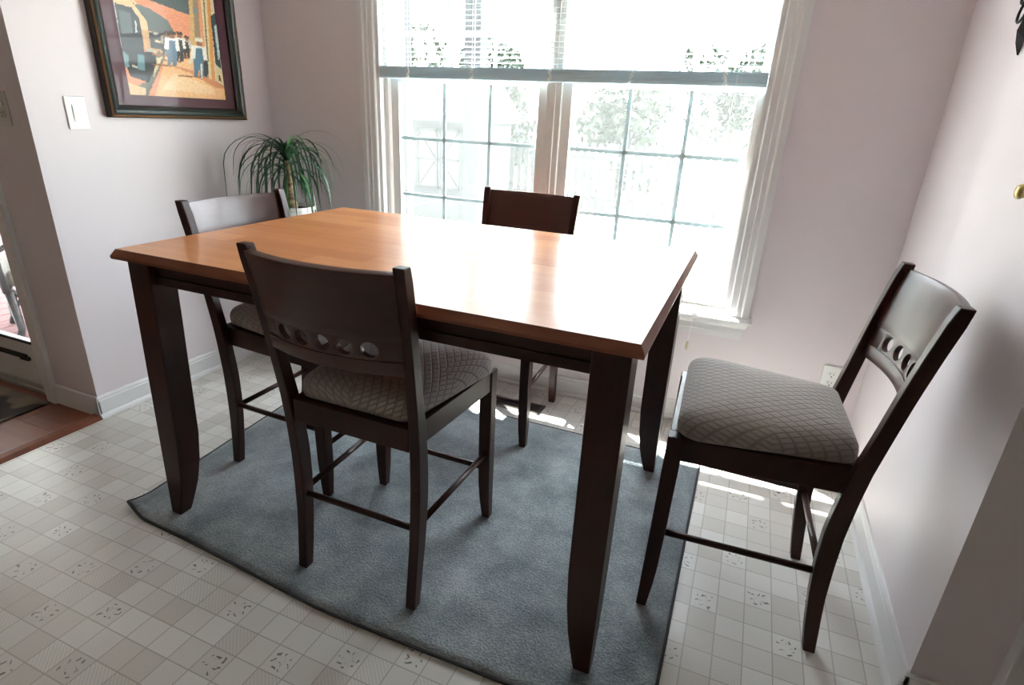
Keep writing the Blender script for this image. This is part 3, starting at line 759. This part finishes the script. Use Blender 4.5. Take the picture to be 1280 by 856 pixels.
tk = Mat('palm_trunk', srgb(140, 120, 92), .8); tv = tk.coord('Object', (20, 20, 60)); tk.col(tk.ramp(tk.noise(tv, 1, 4), [(.35, srgb(96, 78, 58)), (.65, srgb(172, 152, 118))])); tk.bump(tk.noise(tv, 1, 3), .6, .004)
obj('trunk', G().tube([(0, 0, .15), (-.002, -.003, .2), (.0, 0, .28), (-.006, .004, .36), (-.012, .006, .40)], [.03, .024, .016, .014, .013], 10), tk.m, pl, smooth=True)
def leaf_mat(name, a, b):
    k = Mat(name, a, .4); v = k.coord('Object'); k.col(k.mix(k.noise(v, 9, 2), a, b))
    k.b.inputs['Subsurface Weight'].default_value = 0.0
    return k.m
LEAFS = [leaf_mat('palm_leaf', srgb(30, 70, 46), srgb(48, 92, 62)), leaf_mat('palm_leaf_light', srgb(56, 112, 62), srgb(92, 146, 80)), leaf_mat('palm_leaf_dark', srgb(24, 40, 34), srgb(36, 58, 46))]
rl = random.Random(11)
def leaf(az, elev, length, droop, width, origin):
    n = 14; g = G(); p = Vector(origin); el = elev; ds = length/n; L_, R_ = [], []
    side = Vector((-math.sin(az), math.cos(az), 0)); azc = az
    tw = rl.uniform(-.7, .7)
    for i in range(n+1):
        t = i/n; w = width*(1-t**2.2)*(.55+.45*min(1, t*5))+.0006
        d = Vector((math.cos(azc)*math.cos(el), math.sin(azc)*math.cos(el), math.sin(el)))
        nn = side.cross(d); s_ = (side*math.cos(tw*t)+nn*math.sin(tw*t))*w
        g.v += [tuple(p-s_), tuple(p+nn*(-.25*w)), tuple(p+s_)]
        p = p+d*ds; el -= droop*ds*(1.1 if t < .75 else .5); el = max(el, -1.45)
    for i in range(n):
        for q in (0, 1): a = i*3+q; g.f.append((a, a+1, a+4, a+3))
    return g
def fits(g):   # keep leaves inside the corner
    return all(PXp+v[0] > XL+.012 and PYp+v[1] < YB-.035 and (v[2] > -.4) for v in g.v)
cnt = 0; tries = 0
while cnt < 92 and tries < 900:
    tries += 1
    az = rl.uniform(0, 2*math.pi); h = rl.choice((.4, .4, .39, .38, .36, .33))
    el = rl.uniform(.35, 1.45) if h > .37 else rl.uniform(-.1, .9)
    g = leaf(az, el, rl.uniform(.24, .5), rl.uniform(5.5, 9.5), rl.uniform(.004, .0075), (-.012+rl.uniform(-.008, .008), .006+rl.uniform(-.008, .008), h+rl.uniform(-.01, .01)))
    if fits(g): obj('leaf', g, LEAFS[rl.choice((0, 0, 0, 1, 2))], pl, smooth=True); cnt += 1
for q in range(16):
    g = leaf(rl.uniform(0, 6.28), rl.uniform(.9, 1.5), rl.uniform(.07, .15), rl.uniform(1, 5), rl.uniform(.006, .009), (-.012, .006, .39))
    obj('leaf', g, LEAFS[1], pl, smooth=True)
for az, el, ln, dr in ((R(192), .95, .72, 4.6), (R(-62), 1.2, .56, 6.2), (R(-30), 1.1, .6, 5.6), (R(-100), 1.0, .5, 6.5)):
    g = leaf(az, el, ln, dr, .0042, (-.012, .006, .4))
    g.v = [(max(v[0], XL-PXp+.012), v[1], v[2]) for v in g.v]
    obj('leaf', g, LEAFS[0], pl, smooth=True)

# ------------------------------------------------------------------ right wall: iron ornament and brass fitting
orn = thing('wall_ornament', 'black wrought-iron scrollwork with a leaf tip hung on the wall', 'ornament', (XR, 0, 0))
g = G(); yo, zo = 2.022, 1.541
g.loft([[(-.006, yo, zo), (-.002, yo+.0005, zo), (-.002, yo-.0005, zo+.001)], [(-.016, yo+.006, zo+.03), (-.003, yo+.022, zo+.04), (-.003, yo-.012, zo+.036)], [(-.018, yo+.018, zo+.06), (-.003, yo+.032, zo+.068), (-.003, yo+.002, zo+.062)], [(-.01, yo+.02, zo+.095), (-.003, yo+.026, zo+.095), (-.003, yo+.014, zo+.095)]])
obj('leaf_tip', g, IRON, orn)
for i in range(7):
    zc = zo+.11+i*.045; yc = yo+.03+i*.012
    pts = [(-.012+.004*math.sin(R(a)), yc+.028*math.cos(R(a))*(1 if i % 2 else -1)+.006, zc+.03*math.sin(R(a))) for a in range(0, 361, 24)]
    obj('scroll', G().tube(pts, .0035, 6), IRON, orn, smooth=True)
obj('stem', G().tube([(-.008, yo+.02, zo+.09), (-.01, yo+.05, zo+.2), (-.01, yo+.11, zo+.45)], .005, 6), IRON, orn, smooth=True)
kb = thing('brass_knob', 'small round brass knob fixed to the bare wall below the iron ornament', 'knob', (XR, 1.632, 1.23))
g = G().lathe([(.001, 0), (.02, 0), (.021, .003), (.012, .007), (.008, .014), (.014, .02), (.017, .027), (.013, .034), (.001, .037)], 20); m = g.mesh('knob', True); m.transform(Matrix.Rotation(R(-90), 4, 'Y'))
obj('knob', m, BRASS, kb)
obj('note_slip', box(-.0015, -.0004, -.03, .028, -.052, -.036), plain('paper', srgb(222, 222, 220), .8), kb)

# ------------------------------------------------------------------ patio door
door = struct('door_1', G().box(-2.875, -2.85, 1.415, 1.54, 0, 2.1).box(-4.5, -2.85, 1.415, 1.54, 2.07, 2.1).box(-4.5, -4.475, 1.415, 1.54, 0, 2.1), TRIM, label='sliding glass patio door and its frame')
obj('track', G().box(-4.475, -2.875, 1.412, 1.54, 0, .02).box(-4.475, -2.875, 1.425, 1.432, .02, .036).box(-4.475, -2.875, 1.468, 1.474, .02, .036), plain('aluminium_track', srgb(176, 176, 172), .35, Metallic=.5), door)
for nm, x0, x1, y in (('sliding_panel', -3.72, -2.878, 1.452), ('fixed_panel', -4.472, -3.66, 1.495)):
    g = G().box(x0, x0+.09, y-.018, y+.018, .036, 2.07).box(x1-.09, x1, y-.018, y+.018, .036, 2.07).box(x0+.09, x1-.09, y-.018, y+.018, .036, .25).box(x0+.09, x1-.09, y-.018, y+.018, 1.98, 2.07)
    p_ = obj(nm, g, TRIM, door, bevel=.003)
    obj('pane', box(x0+.09, x1-.09, y-.004, y+.004, .25, 1.98), GLASS, p_)
    if nm == 'sliding_panel':
        obj('glazing_bead', box(x0+.09, x1-.09, y-.022, y-.016, .245, .258), BLACK_HOLE, p_)
        obj('dark_bar', G().box(x0+.2, -3.02, y-.032, y-.018, .165, .185).box(-3.06, -3.0, y-.034, y-.018, .158, .176), BLACK_HOLE, p_, bevel=.002)  # dark bar along the room side of the bottom rail
hr_ = Mat('floral_hall_rug', srgb(40, 36, 34), .9); hv = hr_.coord('Object'); hn = hr_.noise(hv, 5.5, 1.5, .4)
hr_.col(hr_.ramp(hn, [(.46, srgb(40, 36, 36)), (.5, srgb(104, 94, 82)), (.62, srgb(124, 112, 98))])); hr_.bump(hr_.noise(hv, 240, 2), .5, .003)
tag(obj('hall_rug', box(-4.2, -2.81, .1, 1.37, .0045, .013), hr_.m, bevel=.003), 'dark floral rug on the hall floor by the patio door', 'rug')

# ------------------------------------------------------------------ outside: deck, chair, posts, lawn, shed, trees
deck = struct('deck', box(-9, -2.86, 1.56, 4.9, -.3, -.16), plain('deck_joists', srgb(70, 60, 56), .9), label='weathered reddish deck outside the patio door')
DECKW = wood('deck_board', srgb(104, 66, 64), srgb(128, 86, 82), .8, (20, 2, 20), .1)
bm_ = box(-.066, .066, 1.56, 4.9, -.16, -.12).mesh('deck_board'); bm_.materials.append(DECKW)
x = -2.94
while x > -9: obj('deck_board', bm_, DECKW, deck, loc=(x, 0, 0)); x -= .14
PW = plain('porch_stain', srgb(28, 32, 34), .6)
def porch_post(x, y, w, label):
    t = thing('porch_post', label, 'post', (x, y, -.12))
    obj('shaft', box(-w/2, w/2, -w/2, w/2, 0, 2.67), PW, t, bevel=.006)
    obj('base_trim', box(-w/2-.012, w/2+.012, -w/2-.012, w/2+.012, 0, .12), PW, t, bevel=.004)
# one post of the deck roof stands nearer the window, one at the deck corner
pgm = plain('lawn', srgb(120, 140, 86), .95)
porch_post(-2.945, 4.62, .10, 'slim grey porch post at the deck corner beyond the window')
porch_post(-1.98, 4.05, .125, 'thick grey porch post standing before the shed')
struct('porch_roof', box(-9, -2.80, 1.56, 4.9, 2.55, 2.68), plain('porch_ceiling', srgb(190, 192, 190), .7), label='roof over the deck')
dr = thing('deck_railing', 'dark railing along the far side of the deck', 'railing', (0, 0, -.12))
RAILM = plain('railing_grey', srgb(84, 84, 84), .6)
obj('rail', box(-9, -3.0, 4.74, 4.8, .86, .91), RAILM, dr, bevel=.004); obj('rail', box(-9, -3.0, 4.75, 4.79, .1, .15), RAILM, dr, bevel=.004)
bmm = box(-.018, .018, 4.752, 4.788, .15, .86).mesh('baluster'); bmm.materials.append(RAILM)
for i in range(52): obj('baluster', bmm, RAILM, dr, loc=(-3.06-i*.115, 0, 0))

pch = thing('patio_chair', 'grey cast-metal patio chair with pale cushion on the deck', 'chair', (-4.12, 2.24, -.12), R(-25))
PM = plain('cast_metal', srgb(70, 72, 72), .5, Metallic=.3); CU = plain('patio_cushion', srgb(112, 110, 100), .85)
obj('seat_cushion', G().box(-.25, .25, -.26, .24, .36, .46), CU, pch, bevel=.035, seg=4)
obj('back_cushion', G().add([(x, y, z) for z, y0, y1 in ((.44, .12, .26), (.92, .24, .38)) for y in (y0, y1) for x in (-.24, .24)], [(0, 2, 3, 1), (4, 5, 7, 6), (0, 1, 5, 4), (2, 6, 7, 3), (0, 4, 6, 2), (1, 3, 7, 5)]), CU, pch, bevel=.04, seg=4)
for s in (-1, 1):
    obj('leg', G().tube([(s*.25, -.28, 0), (s*.245, -.25, .1), (s*.25, -.26, .34)], [.022, .02, .028], 8), PM, pch, smooth=True)
    obj('leg', G().tube([(s*.25, .32, 0), (s*.245, .27, .15), (s*.25, .27, .4), (s*.24, .4, .98)], .022, 8), PM, pch, smooth=True)
    obj('arm', G().tube([(s*.27, -.27, .34), (s*.29, -.29, .58), (s*.29, -.2, .63), (s*.28, .3, .64)], .02, 8), PM, pch, smooth=True)
    # pierced side skirt: lattice of diagonal bars
    g = G()
    for q in range(6):
        y0 = -.25+q*.09
        g.tube([(s*.255, y0, .35), (s*.255, min(.26, y0+.15), .35-(min(.26, y0+.15)-y0)*1.2)], .013, 6)
        g.tube([(s*.255, y0, .35), (s*.255, max(-.26, y0-.15), .35-(y0-max(-.26, y0-.15))*1.2)], .013, 6)
    obj('side_lattice', g, PM, pch)
g = G()
for q in range(7):
    x0 = -.24+q*.08
    g.tube([(x0, -.27, .35), (min(.25, x0+.15), -.27, .35-(min(.25, x0+.15)-x0)*1.15)], .014, 6).tube([(x0, -.27, .35), (max(-.25, x0-.15), -.27, .35-(x0-max(-.25, x0-.15))*1.15)], .014, 6)
g.box(-.25, .25, -.285, -.255, .31, .36)
obj('front_lattice', g, PM, pch)
g = G()
for q in range(7):
    x0 = -.24+q*.08; g.tube([(x0, .3, .42), (x0+.0, .42, .98)], .01, 6)
g.tube([(-.25, .42, .98), (0, .45, 1.04), (.25, .42, .98)], .02, 8)
obj('back_lattice', g, PM, pch)

gl = Mat('lawn_grass', srgb(150, 160, 110), .95); gv = gl.coord('Object'); gl.col(gl.ramp(gl.noise(gv, 1.2, 5), [(.35, srgb(122, 124, 108)), (.7, srgb(156, 156, 144))]))
lawn = struct('lawn', box(-40, 40, 2.9, 60, -.6, -.4), gl.m, label='sunlit lawn outside the window')
struct('patio_slab', box(-2.4, 3.5, 2.78, 5.2, -.4, -.34), plain('concrete', srgb(196, 194, 188), .9), label='pale concrete slab under the window')

shed = thing('garden_shed', 'pale garden shed with cross-braced double doors', 'shed', (-5.03, 9.0, -.4))
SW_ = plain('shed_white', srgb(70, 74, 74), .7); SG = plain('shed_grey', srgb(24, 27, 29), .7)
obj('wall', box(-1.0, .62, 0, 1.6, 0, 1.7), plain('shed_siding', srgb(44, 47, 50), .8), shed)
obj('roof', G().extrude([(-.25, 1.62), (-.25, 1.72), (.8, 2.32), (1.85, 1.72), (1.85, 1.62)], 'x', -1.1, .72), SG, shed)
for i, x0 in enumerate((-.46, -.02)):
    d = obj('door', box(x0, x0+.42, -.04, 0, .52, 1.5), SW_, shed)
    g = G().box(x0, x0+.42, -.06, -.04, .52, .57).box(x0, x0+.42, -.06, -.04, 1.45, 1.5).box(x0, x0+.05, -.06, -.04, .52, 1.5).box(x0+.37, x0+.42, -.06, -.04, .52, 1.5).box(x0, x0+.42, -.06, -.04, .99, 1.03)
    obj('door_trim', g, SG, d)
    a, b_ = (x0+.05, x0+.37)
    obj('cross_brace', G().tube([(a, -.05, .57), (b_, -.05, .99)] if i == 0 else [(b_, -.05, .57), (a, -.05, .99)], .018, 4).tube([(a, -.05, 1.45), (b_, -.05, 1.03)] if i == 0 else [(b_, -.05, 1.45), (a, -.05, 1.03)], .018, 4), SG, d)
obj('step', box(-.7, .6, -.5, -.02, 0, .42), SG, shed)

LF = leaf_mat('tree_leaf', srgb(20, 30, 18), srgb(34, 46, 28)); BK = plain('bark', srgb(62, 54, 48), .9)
def tree(name, label, cat, x, y, rad, h, zc, seed, group):
    t = thing(name, label, cat, (x, y, -.4), 0, group); rr = random.Random(seed); g = G()
    blobs = [(rr.uniform(-.6, .6)*rad, rr.uniform(-.6, .6)*rad, zc+rr.uniform(-.5, .5)*h, rr.uniform(.35, .6)*rad) for _ in range(9)]
    for _ in range(2600):
        bx_, by_, bz_, br = rr.choice(blobs); v = Vector((rr.gauss(0, 1), rr.gauss(0, 1), rr.gauss(0, 1))).normalized()*br*rr.uniform(.75, 1.05)
        c = Vector((bx_, by_, max(.05, bz_+v.z)))+Vector((v.x, v.y, 0)); a = Vector((rr.gauss(0, 1), rr.gauss(0, 1), rr.gauss(0, 1))).normalized(); b_ = a.orthogonal().normalized(); s_ = rr.uniform(.05, .1)
        g.add([c-a*s_*1.4, c+b_*s_*.6, c+a*s_*1.4, c-b_*s_*.6], [(0, 1, 2, 3)])
    fo = obj('foliage', g, LF, t); fo['kind'] = 'stuff'
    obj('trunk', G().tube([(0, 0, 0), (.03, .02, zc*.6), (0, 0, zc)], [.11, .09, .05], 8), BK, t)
for i, (x, y, rad, h, zc, nm, lab) in enumerate([
        (-8.6, 12.9, 1.3, 2.0, 2.4, 'tree', 'leafy tree rising behind the garden shed'),
        (-5.3, 12.6, 1.1, 1.6, 1.9, 'tree', 'leafy tree right beside the garden shed'),
        (-2.75, 12.5, .95, 1.2, 1.5, 'tree', 'low rounded tree above the dark fence past the shed'),
        (-.75, 15.6, 1.3, 2.0, 2.5, 'tree', 'broad leafy tree behind the fence gate post'),
        (.6, 12.5, 1.1, 1.8, 1.9, 'tree', 'leafy tree at the fence end away from the shed')]):
    tree(nm, lab, 'tree', x, y, rad, h, zc, 20+i, 'trees along the garden fence')
fen = thing('garden_fence', 'grey picket fence in front of the trees', 'fence', (0, 11.2, -.4))
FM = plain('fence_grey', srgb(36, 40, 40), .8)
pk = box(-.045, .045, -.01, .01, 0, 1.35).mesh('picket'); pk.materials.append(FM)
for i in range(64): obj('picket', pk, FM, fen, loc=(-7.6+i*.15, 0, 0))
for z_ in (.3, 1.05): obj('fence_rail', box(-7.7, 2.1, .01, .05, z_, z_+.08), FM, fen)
